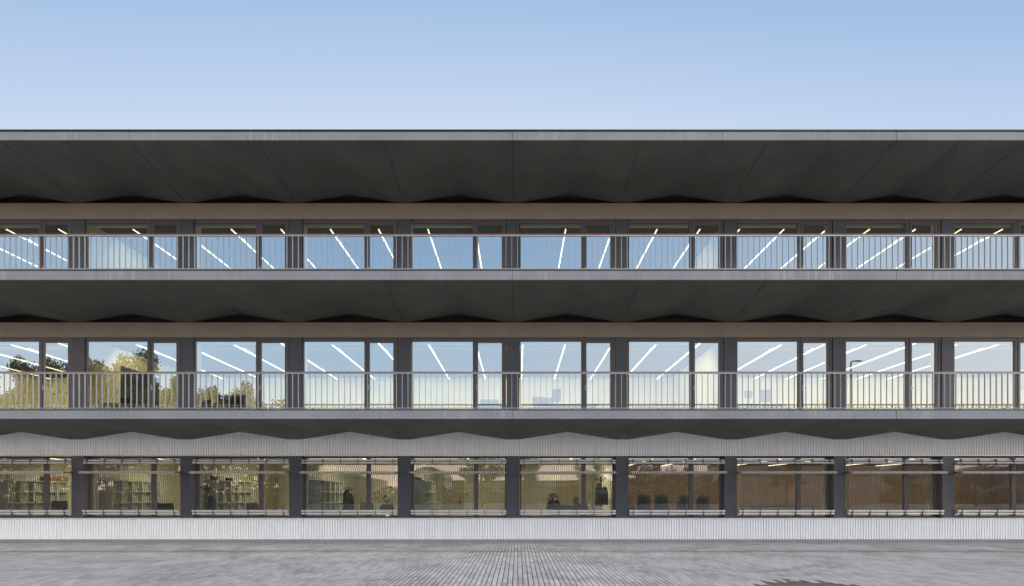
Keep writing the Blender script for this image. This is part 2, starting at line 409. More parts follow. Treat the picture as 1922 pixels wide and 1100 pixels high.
# windows of the two upper floors: one wide fixed light and one narrow balcony door per bay
def rect_frame(m, x0, x1, z0, z1, y0, y1, l, r, b, t):
    m.box(x0, x0 + l, y0, y1, z0, z1); m.box(x1 - r, x1, y0, y1, z0, z1)
    m.box(x0 + l, x1 - r, y0 + .001, y1, z0, z0 + b); m.box(x0 + l, x1 - r, y0 + .001, y1, z1 - t, z1)
px = lambda n: n / SW
H1 = WT[1] - FL[1] - .004
def make_window():
    w = empty('window', parent=B)
    m = MB(); rect_frame(m, px(13.2), px(133), 0, H1, .05, .13, px(1.0), px(4.6), .07, px(6))
    m.build('frame', M['frame'], w, bevel=.004)
    MB().box(px(14.4), px(128.2), .095, .099, .072, H1 - px(6.2)).build('pane', M['glass'], w)
    MB().box(px(14.4), px(128.2), .17, .25, H1 - px(6.2) - .055, H1 + .05).build('blind_box', M['white'], w)
    return w
def make_door():
    d = empty('balcony_door', parent=B)
    m = MB(); rect_frame(m, px(133.2), px(191.1), 0, H1, .035, .12, px(1.6), px(3.2), .03, px(3))
    m.build('frame', M['frame'], d, bevel=.003)
    m = MB(); rect_frame(m, px(134.9), px(187.8), .04, H1 - px(3.1), .05, .115, px(3.4), px(4.8), .10, px(5.6))
    m.build('door_leaf', M['frame'], d, bevel=.003)
    MB().box(px(138.4), px(182.9), .085, .089, .142, H1 - px(8.8)).build('pane', M['glass'], d)
    m = MB(); m.box(px(135.6), px(137.4), .03, .05, 1.0, 1.16); m.tube((px(136.5), .02, 1.06), (px(140.5), .02, 1.06), .008)
    m.build('handle', M['steel'], d)
    return d
w0 = make_window(); d0 = make_door()
first = True
for lv in (1, 2):
    for k in range(K0, K1):
        for src in (w0, d0):
            o = src if first else copy_tree(src, B)
            o.location = (colx(k), 0, FL[lv])
        first = False
# ground floor windows
def make_gwindow():
    w = empty('ground_window', parent=B)
    m = MB(); z0, z1 = .757, WT[0] - .008
    rect_frame(m, .20, PITCH - .20, z0, z1, .20, .28, .05, .05, .06, .05)
    m.box(2.105, 2.235, .185, .27, z0 + .06, z1 - .05)
    m.build('frame', M['frame'], w, bevel=.004)
    MB().box(.252, 2.103, .235, .239, z0 + .062, z1 - .052).build('pane', M['glass_low'], w)
    MB().box(2.237, PITCH - .252, .235, .239, z0 + .062, z1 - .052).build('pane', M['glass_low'], w)
    return w
gw0 = make_gwindow()
for k in range(K0, K1):
    o = gw0 if k == K0 else copy_tree(gw0, B)
    o.location = (colx(k), 0, 0)

# corded screens in front of the ground floor windows
def make_screen():
    s = empty('corded_screen', parent=B)
    a, b = .215, PITCH - .205
    zt, zm, zb_ = pZ(868.8, 0), pZ(886.8, -.17), pZ(961, -.06)
    yt, ym, yb = -.04, -.20, -.07
    for nm, z, y, r in (('top_tube', zt + .075, yt + .03, .030), ('top_tube', zt, yt, .036), ('bottom_tube', zb_ + .03, yb, .036), ('bottom_tube', zb_ - .05, yb + .02, .032)):
        m = MB(); m.tube((a, y, z), (b, y, z), r, n=12); m.sm = True
        o = m.build(nm, M['tube'], s)
        e = o.modifiers.new('es', 'EDGE_SPLIT'); e.split_angle = R(50)
    m = MB(); m.tube((a - .04, ym, zm), (b + .03, ym, zm), .030, n=10); m.sm = True
    o = m.build('middle_rod', M['rod'], s); e = o.modifiers.new('es', 'EDGE_SPLIT'); e.split_angle = R(50)
    m = MB()
    n = 44
    for i in range(n):
        x = a + .05 + (b - a - .10) * i / (n - 1)
        m.tube((x, yt - .02, zt - .02), (x, ym - .02, zm + .015), .006, n=4, caps=False)
        m.tube((x, ym - .02, zm - .015), (x, yb - .02, zb_ + .03), .006, n=4, caps=False)
        m.box(x - .012, x + .012, ym - .040, ym + .034, zm - .036, zm + .036, mi=1)
    m.build('cords', [M['cord'], M['tube']], s)
    for i in range(6):
        x = a + .12 + (b - a - .24) * i / 5
        m = MB(); m.box(x - .007, x + .007, yt - .045, .02, zt - .05, zt + .115); m.box(x - .007, x + .007, yb - .045, .0, zb_ - .12, zb_ + .065)
        m.build('bracket', M['frame'], s)
    for x in (a - .03, b + .02):
        m = MB(); m.box(x - .009, x + .009, ym, .0, zm - .014, zm + .014); m.box(x - .012, x + .012, -.02, -.004, zm - .05, zm + .05)
        m.build('rod_arm', M['frame'], s)
    return s
s0 = make_screen()
for k in range(K0, K1):
    o = s0 if k == K0 else copy_tree(s0, B)
    o.location = (colx(k), 0, 0)
MB().box(pX(724.5, -.05), pX(731, -.05), -.10, -.04, pZ(968.6, 0), pZ(965.6, 0)).build('sensor_box', M['white'], B, bevel=.004)

# railings
def railing(lv):
    r = empty('railing', (0, 0, 0), parent=B)
    z0 = ST[lv]; top = {0: pZ(697, -OV), 1: pZ(438, -OV)}[lv]; y = -OV + .05
    MB().box(XL, XR, y - .028, y + .028, top - .022, top).build('handrail', M['rail'], r, bevel=.005)
    MB().box(XL, XR, y - .020, y + .020, top - .052, top - .0235).build('top_rail', M['steel'], r)
    MB().box(XL, XR, y - .018, y + .018, z0 + .052, z0 + .068).build('bottom_rail', M['steel'], r)
    sp = .1497; n = int((XR - XL - .1) / sp); xs = [XL + .05 + i * sp for i in range(n + 1)]
    keep = sorted(xs, key=lambda t: abs(t))[:100]
    bm_ = MB().box(-.0045, .0045, -.018, .018, z0 + .068, top - .052).mesh('baluster', M['steel'])
    for x in keep:
        o = bpy.data.objects.new('baluster', bm_); COL.objects.link(o); o.parent = r
        o.location = (x, y + random.uniform(-.002, .002), 0); o.rotation_euler.z = random.uniform(-.05, .05)
    m = MB()
    for x in xs:
        if x in keep: continue
        m.box(x - .0045, x + .0045, y - .018, y + .018, z0 + .068, top - .052)
    tag(m.build('outer_balusters', M['steel'], r), kind='stuff')
    x = XL + .4
    while x < XR:
        m = MB(); m.box(x - .012, x + .012, y - .016, y + .016, z0 + .004, z0 + .052); m.box(x - .03, x + .03, y - .022, y + .03, z0 + .001, z0 + .006)
        m.build('foot', M['frame'], r); x += 1.12
railing(0); railing(1)

# ------------------------------------------------------------------ interior shell
PU = [-4, 2]                   # upper-floor cross walls stand on these columns
for lv in (1, 2):
    z0, z1 = FL[lv], WT[lv] + .09
    MB().box(XL, XR, .001, ROOM + .2, z0 - .225, z0 - .002).build('interior_floor', M['ifloor'], B)
    MB().box(XL, XR, .305, ROOM, z1, z1 + .08).build('ceiling', M['iceil'], B)
    MB().box(XL, XR, ROOM, ROOM + .2, z0, z1 + .6).build('back_wall', M['iwall'], B)
    for k in [K0] + PU + [K1]:
        c = colx(k); MB().box(c - .07, c + .07, .465, ROOM - .003, z0, z1 - .003).build('cross_wall', M['iwall'], B)
MB().box(XL, XR, .3, ROOM + .2, -.1, .10).build('interior_floor', M['ifloor'], B)
MB().box(XL, colx(1) , .31, ROOM, WT[0] + .02, WT[0] + .10).build('ceiling', M['gceil'], B)
MB().box(colx(1) + .002, XR , .31, ROOM, WT[0] + .02, WT[0] + .10).build('ceiling', M['dceil'], B)
MB().box(XL, colx(1), ROOM, ROOM + .2, .1, WT[0] + .5).build('back_wall', M['gwall'], B)
MB().box(colx(1) + .002, XR, ROOM, ROOM + .2, .1, WT[0] + .5).build('back_wall', M['iwood'], B)
for k in range(K0, 2):
    c = colx(k); MB().box(c - .06, c + .06, .625, ROOM - .003, .10, WT[0] + .015).build('cross_wall', M['gwall'], B)
c = colx(1); MB().box(c + .063, c + .085, .625, ROOM - .003, .10, WT[0] + .013).build('wood_panelling', M['iwood'], B)
MB().box(XR - .25, XR - .1, .6, ROOM, .1, WT[0]).build('cross_wall', M['iwood'], B)
for sx in (XL - .15, XR):
    MB().box(sx, sx + .15, .001, ROOM + .2, 0, 10.6).build('end_wall', M['beam'], B)

# interior doors (belong to the building)
def idoor(x0, x1, y, ztop, zf, mat, handle=True, along='x'):
    d = empty('interior_door', parent=B)
    f = MB(); l = MB()
    if along == 'x':
        rect_frame(f, x0 - .07, x1 + .07, zf, ztop + .07, y - .03, y - .002, .07, .07, .001, .07)
        l.box(x0 + .004, x1 - .004, y - .02, y - .004, zf + .01, ztop - .004)
    else:   # in a cross wall: y runs x0..x1, wall face at y
        f.box(y + .002, y + .03, x0 - .07, x0, zf, ztop + .07); f.box(y + .002, y + .03, x1, x1 + .07, zf, ztop + .07); f.box(y + .002, y + .029, x0, x1, ztop, ztop + .07)
        l.box(y + .003, y + .02, x0 + .004, x1 - .004, zf + .01, ztop - .004)
    f.build('frame', M['frame'] if mat is M['black'] or mat is M['dark'] else mat, d); l.build('door_leaf', mat, d)
    if handle:
        h = MB(); h.tube((x1 - .08, y - .05, zf + 1.05), (x1 - .20, y - .05, zf + 1.05), .01); h.box(x1 - .10, x1 - .06, y - .03, y - .02, zf + .95, zf + 1.20)
        h.build('handle', M['dark'], d)
idoor(pX(834, ROOM), pX(867, ROOM), ROOM, pZ(901, ROOM), .1, M['doorwood'])
idoor(pX(1047, ROOM), pX(1082, ROOM), ROOM, pZ(901, ROOM), .1, M['doorwood'])
idoor(4.95, 5.85, colx(-3) + .06, 2.1, .1, M['doorwood'], False, 'y')
idoor(1.7, 3.45, colx(-4) + .07, 5.72, FL[1], M['dark'], False, 'y')
idoor(pX(410, ROOM), pX(432, ROOM), ROOM, pZ(744, ROOM), FL[1], M['dark'], False)
idoor(pX(436, ROOM), pX(459, ROOM), ROOM, pZ(744, ROOM), FL[1], M['black'], False)
MB().box(pX(874.5, ROOM), pX(877.5, ROOM), ROOM - .02, ROOM - .002, pZ(929, ROOM), pZ(927, ROOM)).build('wall_switch', M['dark'], B)

# ------------------------------------------------------------------ ceiling strip lights
LX = [-20.9, -19.3, -17.65, -16.15, -14.5, -12.15, -10.65, -9.05, -7.48, -5.92, -4.4, -2.84, -1.34, .15, 1.51, 3.0, 4.4, 5.75, 7.0, 8.4, 9.75, 11.1, 12.55, 14.0, 15.3]
def make_light(y0, y1, mat):
    t = empty('strip_light')
    MB().box(-.017, .017, y0, y1, -.018, 0).build('diffuser', mat, t)
    m = MB().box(-.026, .026, y0, y1, .001, .03)
    m.tube((0, y0 + .4, .03), (0, y0 + .4, .10), .004, n=5); m.tube((0, y1 - .4, .03), (0, y1 - .4, .10), .004, n=5)
    m.build('housing', M['lampbody'], t)
    return t
Lp = make_light(.60, 5.75, M['lamp']); used = False
for lv, fl, grp in ((1, 'middle', 'strip lights on the middle floor ceiling'), (2, 'top', 'strip lights on the top floor ceiling')):
    xs = [x for x in LX if not (lv == 2 and x == .15) and XL + .3 < x < XR - .3]
    for i, x in enumerate(xs):
        o = copy_tree(Lp) if used else Lp
        used = True; o.location = (x, 0, WT[lv] - .005)
        tag(o, '%s glowing strip light from the left on the %s-floor ceiling' % (ORD[i], fl), 'ceiling light', grp)
Lg = None
xs = [4.35, 5.75, 8.5, 10.0, 12.8, 14.3]
for i, x in enumerate(xs):
    o = Lg = make_light(1.0, 5.0, M['lamp_g']) if Lg is None else copy_tree(Lg)
    o.location = (x, 0, WT[0] - .03)
    tag(o, '%s strip light from the left above the brown panelled ground-floor room' % ORD[i], 'ceiling light', 'strip lights in the panelled room')
Lo = None
for i, k in enumerate(range(-5, 1)):
    o = Lo = make_light(.7, 1.9, M['lamp_o']) if Lo is None else copy_tree(Lo)
    o.location = (colx(k) + PITCH * .56, 0, WT[0] - .03)
    tag(o, 'short strip light in the %s ground-floor office from the left' % ORD[i], 'ceiling light', 'strip lights in the ground-floor offices')

def room_fill(x0, x1, z, w, y=.75, tilt=72, sy=.12, lc=(1, .86, .56)):  # unseen one-sided area light, added to brighten the room for the strips
    l = bpy.data.lights.new('room_fill', 'AREA'); l.shape = 'RECTANGLE'; l.size = x1 - x0 - .3; l.size_y = sy; l.energy = w; l.color = lc
    o = bpy.data.objects.new('room_fill', l); COL.objects.link(o); o.location = ((x0 + x1) / 2, y, z); o.rotation_euler = (R(tilt), 0, 0)
for lv in (1, 2):
    ks = [K0] + PU + [K1]
    for a, b in zip(ks[:-1], ks[1:]):
        room_fill(colx(a) + .5, colx(b) - .5, WT[lv] + .0, ((55.0 if a == K0 else 36.0) if lv == 1 else 18.0) * (colx(b) - colx(a)), 1.3, 50)
for k in range(K0, 1): room_fill(colx(k) + .9, colx(k + 1) - .4, WT[0] - .06, 82, 2.4, 14, .9, (1, .88, .64))
room_fill(colx(1), colx(K1), WT[0] - .06, 300, 1.8, 40, .6)

# ------------------------------------------------------------------ furniture
def make_shelf():
    s = empty('shelving_unit')
    d, y0, y1, h = .42, .0, 2.28, 1.83
    MB().box(0, d, y0, y0 + .03, 0, h).build('side_panel', M['cab'], s)
    MB().box(0, d, y1 - .03, y1, 0, h).build('side_panel', M['cab'], s)
    MB().box(.0, .30, y0 + .032, y1 - .032, .03, h - .03).build('binder_row', M['cabback'], s)
    m = MB()
    for i in range(6):
        z = .0 + i * (h - .03) / 5; m.box(.0 if i in (0, 5) else .301, d - .004, y0 + .031, y1 - .031, z, z + .03)
    m.build('shelf_board', M['cab'], s)
    m = MB()
    for i in range(1, 5):
        y = y0 + (y1 - y0) * i / 5; m.box(.302, d - .006, y - .015, y + .015, .031, h - .032)
    m.build('divider', M['cab'], s)
    return s
sh = None
for i, k in enumerate(range(-5, 0)):
    o = sh = make_shelf() if sh is None else copy_tree(sh)
    o.location = (colx(k) + .065, .72, .10)
    tag(o, 'grey-green open shelving unit in the %s ground-floor office from the left' % ORD[i], 'shelves', 'shelving units in the offices')

def desk(x, y, z, w, label, d=.75):
    t = empty('desk', (x, y, z)); MB().box(0, w, 0, d, .71, .74).build('desk_top', M['cab'], t, bevel=.004)
    for a in (.03, w - .08):
        for b in (.03, d - .08): MB().box(a, a + .05, b, b + .05, 0, .71).build('leg', M['steel'], t)
    tag(t, label, 'desk'); return t
def monitor(x, y, z, w, h, label, rz=0, foot=.12):
    t = empty('monitor', (x, y, z), rz)
    MB().box(-w / 2, w / 2, -.02, .02, foot, foot + h).build('screen', M['dark'], t, bevel=.006)
    m = MB(); m.tube((0, .03, .0), (0, .03, foot + h * .5), .02); m.box(-.12, .12, -.07, .13, 0, .012); m.build('stand', M['dark'], t)
    tag(t, label, 'monitor'); return t
def office_chair(x, y, z, h, label, rz=0, headrest=False):
    t = empty('office_chair', (x, y, z), rz)
    MB().ell((0, 0, .46), .24, .23, .055).build('seat', M['dark'], t)
    m = MB(); n = 8
    rows = []
    for j in range(7):
        v = j / 6; zz = .56 + (h - .56) * v; w = .20 + .03 * math.sin(v * math.pi) - (.05 if j == 6 else 0)
        for i in range(n):
            u = -1 + 2 * i / (n - 1); m.v.append((u * w, .22 + .05 * v - .05 * (1 - u * u) * -1, zz))
    for j in range(6):
        for i in range(n - 1): a = j * n + i; m.f.append((a, a + 1, a + n + 1, a + n)); m.mi.append(0)
    m.sm = True; o = m.build('backrest', M['dark'], t); sd = o.modifiers.new('s', 'SOLIDIFY'); sd.thickness = .05
    m = MB(); m.tube((0, 0, .08), (0, 0, .42), .03)
    for i in range(5):
        a = i * 2 * math.pi / 5; m.tube((0, 0, .10), (.28 * math.cos(a), .28 * math.sin(a), .05), .02, .014)
    m.build('pedestal', M['dark'], t)
    for sx in (-1, 1):
        m = MB(); m.box(sx * .27 - .025, sx * .27 + .025, -.12, .16, .66, .69); m.tube((sx * .27, .02, .46), (sx * .27, .02, .66), .014); m.build('armrest', M['dark'], t)
    if headrest:
        m = MB(); m.tube((0, .28, h - .05), (0, .28, h + .10), .012)
        for i in range(10):
            a0 = R(60 + i * 26); a1 = R(60 + (i + 1) * 26); m.tube((.10 * math.cos(a0), .28, h + .20 + .10 * math.sin(a0)), (.10 * math.cos(a1), .28, h + .20 + .10 * math.sin(a1)), .022)
        m.build('headrest', M['dark'], t)
    tag(t, label, 'chair'); return t
def coat_stand(x, y, z, h, label):
    t = empty('coat_stand', (x, y, z))
    m = MB(); m.tube((0, 0, .0), (0, 0, h - .06), .02); m.ell((0, 0, h - .03), .03, .03, .04, 8, 6); m.build('pole', M['dark'], t)
    for zz, rr in ((h - .14, .17), (h - .42, .13)):
        for a in (20, 140, 200, 320):
            m = MB(); c_, s_ = math.cos(R(a)), math.sin(R(a))
            m.tube((0, 0, zz), (c_ * rr, s_ * rr, zz + .09), .011); m.ell((c_ * rr, s_ * rr, zz + .10), .02, .02, .02, 6, 5); m.build('hook', M['dark'], t)
    for a in (45, 165, 285):
        m = MB(); m.tube((0, 0, .15), (.25 * math.cos(R(a)), .25 * math.sin(R(a)), .01), .018); m.build('leg', M['dark'], t)
    tag(t, label, 'coat stand'); return t
def coat(x, y, z, w, h, label, mat='dark'):
    m = MB(); n, r = 14, 9
    for j in range(r):
        v = j / (r - 1); ww = w * (.32 + .68 * min(1, (v / .25)) ** .6 if v < .25 else .9 + .25 * v) * .5; dd = .07 + .05 * v
        for i in range(n):
            a = 2 * math.pi * i / n; k = 1 + .10 * math.sin(5 * a + 3 * v)
            m.v.append((ww * k * math.cos(a), dd * k * math.sin(a), -h * v))
    for j in range(r - 1):
        for i in range(n): a = j * n + i; b = j * n + (i + 1) % n; m.f.append((a, b, b + n, a + n)); m.mi.append(0)
    m.f.append(tuple(range(n))); m.mi.append(0); m.f.append(tuple((r - 1) * n + i for i in range(n))[::-1]); m.mi.append(0)
    m.sm = True; o = m.build('coat', M[mat]); o.location = (x, y, z); tag(o, label, 'coat'); return o
def plant(x, y, z, h, label, n=46, sp=.28, leaf=.16):
    t = empty('potted_plant', (x, y, z)); m = MB(); m.tube((0, 0, 0), (0, 0, .30), .13, .17, n=14); m.build('pot', M['pot'], t)
    m = MB(); m.tube((0, 0, .28), (.02, 0, h - .2), .016, .01, n=6); m.build('stem', M['bark'], t)
    m = MB(); rnd = random.Random(len(label))
    for i in range(n):
        a = rnd.uniform(0, 6.28); zz = h - .12 - abs(rnd.gauss(0, .14)); d = Vector((math.cos(a), math.sin(a), rnd.uniform(-.5, .7))).normalized()
        p = Vector((.02, 0, zz)) + d * .04; q = p + d * rnd.uniform(.5, 1) * sp; sd = d.cross(Vector((0, 0, 1))).normalized() * leaf * .2
        mid = (p + q) / 2 + Vector((0, 0, .03)); m.poly([p, mid - sd, q - Vector((0, 0, .05)), mid + sd])
    m.build('leaves', M['leafy'], t); tag(t, label, 'plant'); return t

# leftmost offices
def at(px_, y): return pX(px_, y)
desk(at(95, 1.3), 1.1, .1, 1.3, 'desk under the dark monitor in the leftmost ground-floor office')
monitor(at(112, 1.4), 1.4, .84, .50, .30, 'dark monitor in the leftmost ground-floor office')
desk(at(270, 1.3), 1.0, .1, 1.5, 'desk under the wide dark monitor in the second ground-floor office from the left')
monitor(at(308, 1.3), 1.3, .84, .62, .26, 'wide dark monitor in the second ground-floor office from the left', foot=.08)
t = MB().box(0, .36, 0, .7, 0, .16).build('cardboard_box', M['cardboard'], bevel=.005); t.location = (colx(-5) + .09, 2.3, 1.932)
tag(t, 'brown box lying on top of the leftmost shelving unit', 'box')
coat_stand(at(389, .42), .42, .1, 1.70 - .1 + .04, 'spidery black coat stand behind the third ground-floor window from the left')
coat(at(397, .36), .36, 1.42, .26, .80, 'dark coat hanging low beside the spidery black coat stand')
plant(colx(-3) + .28, .95, 1.935, .24, 'small dried plant standing on the shelving unit behind the coat stand', n=26, sp=.14, leaf=.1).scale = (.8, .8, .42)
t = MB().box(0, .2, 0, .16, 0, .1).build('small_box', M['dark'], bevel=.004); t.location = (colx(-3) + .2, 1.75, 1.932)
tag(t, 'small dark box on top of the third shelving unit from the left', 'box')
office_chair(at(470, 2.4), 2.4, .1, 1.08, 'dark office chair in the third ground-floor office, half hidden behind the mullion', .4)
coat_stand(at(654, 1.0), 1.0, .1, 1.62, 'coat stand carrying two long dark coats in the fourth office from the left')
coat(at(650, .93), .93, 1.64, .22, .95, 'longer of the two dark coats on the stand in the fourth office')
coat(at(658, .90), .90, 1.50, .20, .80, 'shorter dark coat on the right of the stand in the fourth office')
office_chair(at(684, 2.2), 2.2, .1, 1.10, 'dark office chair directly left of the mullion in the fourth office')
office_chair(at(722, 1.6), 1.6, .1, 1.03, 'dark task chair with ring-shaped headrest in the fourth office', headrest=True)
m = MB(); m.tube((0, 0, 0), (.05, .55, 0), .045, n=10); m.sm = True
t = m.build('rolled_poster', M['slate']); t.location = (colx(-1) + .2, .78, 1.98); tag(t, 'dark rolled sheet lying on the shelving unit left of the wooden door', 'roll')
plant(at(816, .9), .9, .1, .98, 'low green plant under the window left of the wooden door', n=30, sp=.16)
# bay six
plant(at(1036.5, 1.6), 1.6, .1, 1.50, 'tall bushy potted plant beside the dark chairs in the sixth office', n=60)
office_chair(at(1041, 1.3), 1.3, .1, 1.16, 'dark chair directly below the potted plant in the sixth office', 0)
office_chair(at(1058, 1.7), 1.7, .1, 1.02, 'lower dark chair right of the potted plant in the sixth office', -.5)
office_chair(at(1095, 1.6), 1.6, .1, 1.05, 'dark chair behind the mullion in the sixth office', .3)
office_chair(at(1108, 2.0), 2.0, .1, 1.03, 'dark chair right of the mullion in the sixth office', .8)
t = empty('locker', (at(1077, 2.4), 2.4, .1)); MB().box(0, .17, 0, .3, 0, 1.28).build('body', M['blue'], t, bevel=.005); MB().box(.012, .158, -.012, -.001, .04, 1.24).build('door', M['blue'], t)
tag(t, 'narrow blue locker between the wooden door and the mullion of the sixth office', 'locker')
coat_stand(at(1128, 1.5), 1.5, .1, 1.95, 'tall coat stand by the right wall of the sixth office')
coat(at(1124, 1.42), 1.42, 1.84, .24, .75, 'slate blue coat hanging at the right of the sixth office', 'slate')
coat(at(1136, 1.5), 1.5, 1.72, .18, .6, 'smaller slate coat hanging to the right of the slate blue coat', 'slate')
# four tall dark chairs in the panelled room
def tall_chair():
    t = empty('high_back_chair')
    m = MB(); n, r = 9, 7
    for j in range(r):
        v = j / (r - 1); w = .265 - .085 * v
        for i in range(n):
            u = -1 + 2 * i / (n - 1); m.v.append((u * w, -.22 - .05 * v + .05 * u * u, .45 + .92 * v - (.03 * u ** 4 if j == r - 1 else 0)))
    for j in range(r - 1):
        for i in range(n - 1): a = j * n + i; m.f.append((a, a + n, a + n + 1, a + 1)); m.mi.append(0)
    m.sm = True; o = m.build('backrest', M['slate'], t); sd = o.modifiers.new('s', 'SOLIDIFY'); sd.thickness = .05
    MB().ell((0, 0, .44), .26, .25, .06).build('seat', M['slate'], t)
    for a in (-1, 1):
        for b in (-1, 1): m = MB(); m.tube((a * .18, b * .17, .42), (a * .22, b * .21, 0), .016, .012); m.build('leg', M['dark'], t)
    return t
tc = None
for i, (p_, s_) in enumerate(((1205, 1), (1239, 1.04), (1279.5, 1.02), (1317, 1))):
    o = tc = tall_chair() if tc is None else copy_tree(tc)
    o.location = (at(p_, 1.9), 1.9 + .05 * i, .1); o.rotation_euler.z = (.04, -.06, .1, -.03)[i]; o.scale = (s_, 1, 1)
    tag(o, '%s slate high-back chair in the row behind the seventh ground-floor window' % ('leftmost', 'second from left', 'third from left', 'rightmost')[i], 'chair', 'high-back chairs in the panelled room')
office_chair(at(1182, 1.5), 1.5, .1, .99, 'low dark chair at the left end of the row of high-back chairs')
t = desk(at(1410, 1.6), 1.6, .1, 2.6, 'long dark table behind the eighth ground-floor window', d=.9); t.scale = (1, 1, 1.32)
for ch in t.children:
    if ch.name.startswith('desk_top'): ch.data.materials[0] = M['dark']

# middle floor desks and screens
z1 = FL[1]
desk(at(1000, 1.0), 1.0, z1, 2.1, 'desk carrying two monitors behind the sixth middle-floor window')
monitor(at(1045, 1.2), 1.2, z1 + .74, .30, .42, 'upright monitor at the right of the desk in the sixth middle-floor window', R(-30), foot=.10)
monitor(at(1012, 1.3), 1.3, z1 + .74, .44, .22, 'wide low monitor at the left of the desk in the sixth middle-floor window', 0, foot=.06)
monitor(at(1027, 1.6), 1.6, z1 + .74, .46, .24, 'monitor between the other two on the sixth middle-floor desk', 0, foot=.07)
desk(at(897, 1.0), 1.0, z1, 1.0, 'desk behind the fifth balcony door of the middle floor', d=.6)
t = empty('low_cabinet', (at(901, 1.7), 1.7, z1)); MB().box(0, .62, 0, .42, 0, 1.02).build('body', M['slate'], t, bevel=.005); MB().box(.01, .305, -.014, -.001, .05, .98).build('door', M['slate'], t); MB().box(.315, .61, -.014, -.001, .05, .98).build('door', M['slate'], t)
tag(t, 'waist-high grey cabinet behind the fifth balcony door of the middle floor', 'cabinet')
desk(at(1386, 1.0), 1.0, z1, 1.5, 'desk behind the eighth middle-floor window')
monitor(at(1436, 1.2), 1.2, z1 + .74, .32, .40, 'upright monitor on the desk in the eighth middle-floor window', R(-25), foot=.10)
monitor(at(1405, 1.7), 1.7, z1 + .74, .30, .26, 'smaller square monitor on the desk in the eighth middle-floor window', R(15), foot=.32)
desk(at(185, .8), .8, z1, 1.45, 'pale desk behind the second middle-floor window from the left')
monitor(at(236, 1.0), 1.0, z1 + .74, .34, .16, 'low dark monitor on the desk in the second middle-floor window', foot=.05)
office_chair(at(243, 1.7), 1.7, z1, 1.05, 'black office chair at the desk in the second middle-floor window')
office_chair(at(415, 1.9), 1.9, z1, .98, 'black office chair behind the third middle-floor window', .5)
office_chair(at(372, 1.2), 1.2, z1, .95, 'black office chair at the left edge of the third middle-floor window', -.5)

# ------------------------------------------------------------------ what stands behind the camera (seen mirrored in the glass)
def tree_meshes(seed, h, spread, nleaf, base=.34, mat='leaf1', lsz=.34):
    rnd = random.Random(seed); t = MB(); c = MB(); tips = []
    top = Vector((rnd.uniform(-.3, .3), rnd.uniform(-.3, .3), h * .55))
    t.tube((0, 0, -.1), (0, 0, h * base), h * .020, h * .015, n=8, caps=False)
    t.tube((0, 0, h * base), top, h * .015, h * .008, n=7, caps=False)
    for i in range(13):
        a = i * 2.4 + rnd.uniform(-.4, .4); v = rnd.uniform(0, 1)
        p = Vector((0, 0, h * base)).lerp(top, v); rr = spread * rnd.uniform(.5, 1) * (1 - .45 * v)
        q = Vector((math.cos(a) * rr, math.sin(a) * rr, h * rnd.uniform(.5, .88) - rr * .12))
        mid = (p + q) / 2 + Vector((0, 0, -.4)); t.tube(p, mid, h * .007, h * .005, n=5, caps=False); t.tube(mid, q, h * .005, h * .002, n=5, caps=False)
        tips += [(q, rnd.uniform(.20, .36) * spread), ((mid + q) / 2 + Vector((0, 0, .5)), rnd.uniform(.15, .28) * spread)]
    tips += [(Vector((rnd.uniform(-.25, .25) * spread, rnd.uniform(-.25, .25) * spread, h * .88)), .27 * spread)]
    per = nleaf // len(tips)
    for q, r in tips:
        for _ in range(per):
            d = Vector((rnd.gauss(0, 1), rnd.gauss(0, 1), rnd.gauss(0, .75))).normalized() * r * (rnd.uniform(.2, 1) ** .5) * rnd.uniform(.75, 1.15)
            p = q + d; p.z = min(p.z, h)
            u = Vector((rnd.gauss(0, 1), rnd.gauss(0, 1), rnd.gauss(0, 1))).normalized(); w = u.orthogonal().normalized(); s_ = lsz * rnd.uniform(.6, 1.2)
            c.poly([p - u * s_ * .6, p + w * s_ * .35, p + u * s_ * .6, p - w * s_ * .35])
    return t.mesh('trunk', M['bark']), c.mesh('crown', M[mat]), h
TV = [tree_meshes(1, 14.0, 4.3, 17000, mat='leaf1', lsz=.30), tree_meshes(2, 13.0, 4.8, 17000, mat='leaf2', lsz=.30), tree_meshes(3, 7.0, 2.7, 5000, base=.26, mat='leaf1', lsz=.22), tree_meshes(4, 7.0, 3.1, 5000, base=.3, mat='leaf2', lsz=.22)]
def rtree(px_, top, v, kind, label, wid=1.0, rz=0):
    """v = distance to the mirror image"""
    y = -(v - DW); x = (px_ - CX) / F * v; h = EYE + (HY - top) / F * v
    tm, cm, hh = TV[kind]; t = empty('tree', (x, y, 0), rz); s = h / hh; t.scale = (s * wid, s * wid, s)
    for nm, me in (('trunk', tm), ('crown', cm)):
        o = bpy.data.objects.new(nm, me); COL.objects.link(o); o.parent = t
    tag(t, label, 'tree', 'trees across the yard'); return t
rtree(28, 656, 47, 0, 'tree mirrored at the far left of the leftmost middle-floor window', .62, .3)
rtree(100, 661, 47, 0, 'tree mirrored around the mullion of the leftmost middle-floor bay', .62, 1.7)
rtree(-60, 670, 50, 1, 'tree standing across the yard beyond the left end of the photo', .8, 1.1)
rtree(170, 668, 49, 1, 'pale olive tree mirrored at the left of the second middle-floor window', .72, 2.1)
rtree(214, 652, 47, 1, 'tallest olive tree mirrored in the second middle-floor window', .6, .4)
rtree(284, 644, 46, 0, 'dark tree mirrored across the second balcony door of the middle floor', .72, 2.9)
rtree(262, 690, 52, 1, 'lower tree mirrored between the two tall ones of the second bay', .9, 4.1)
rtree(392, 712, 54, 0, 'tree mirrored at the left of the third middle-floor window', .62, 5.1)
rtree(450, 706, 56, 1, 'tree mirrored in the middle of the third middle-floor window', .52, .9)
rtree(505, 746, 54, 3, 'low tree mirrored in the third balcony door of the middle floor', .72, 1.9)
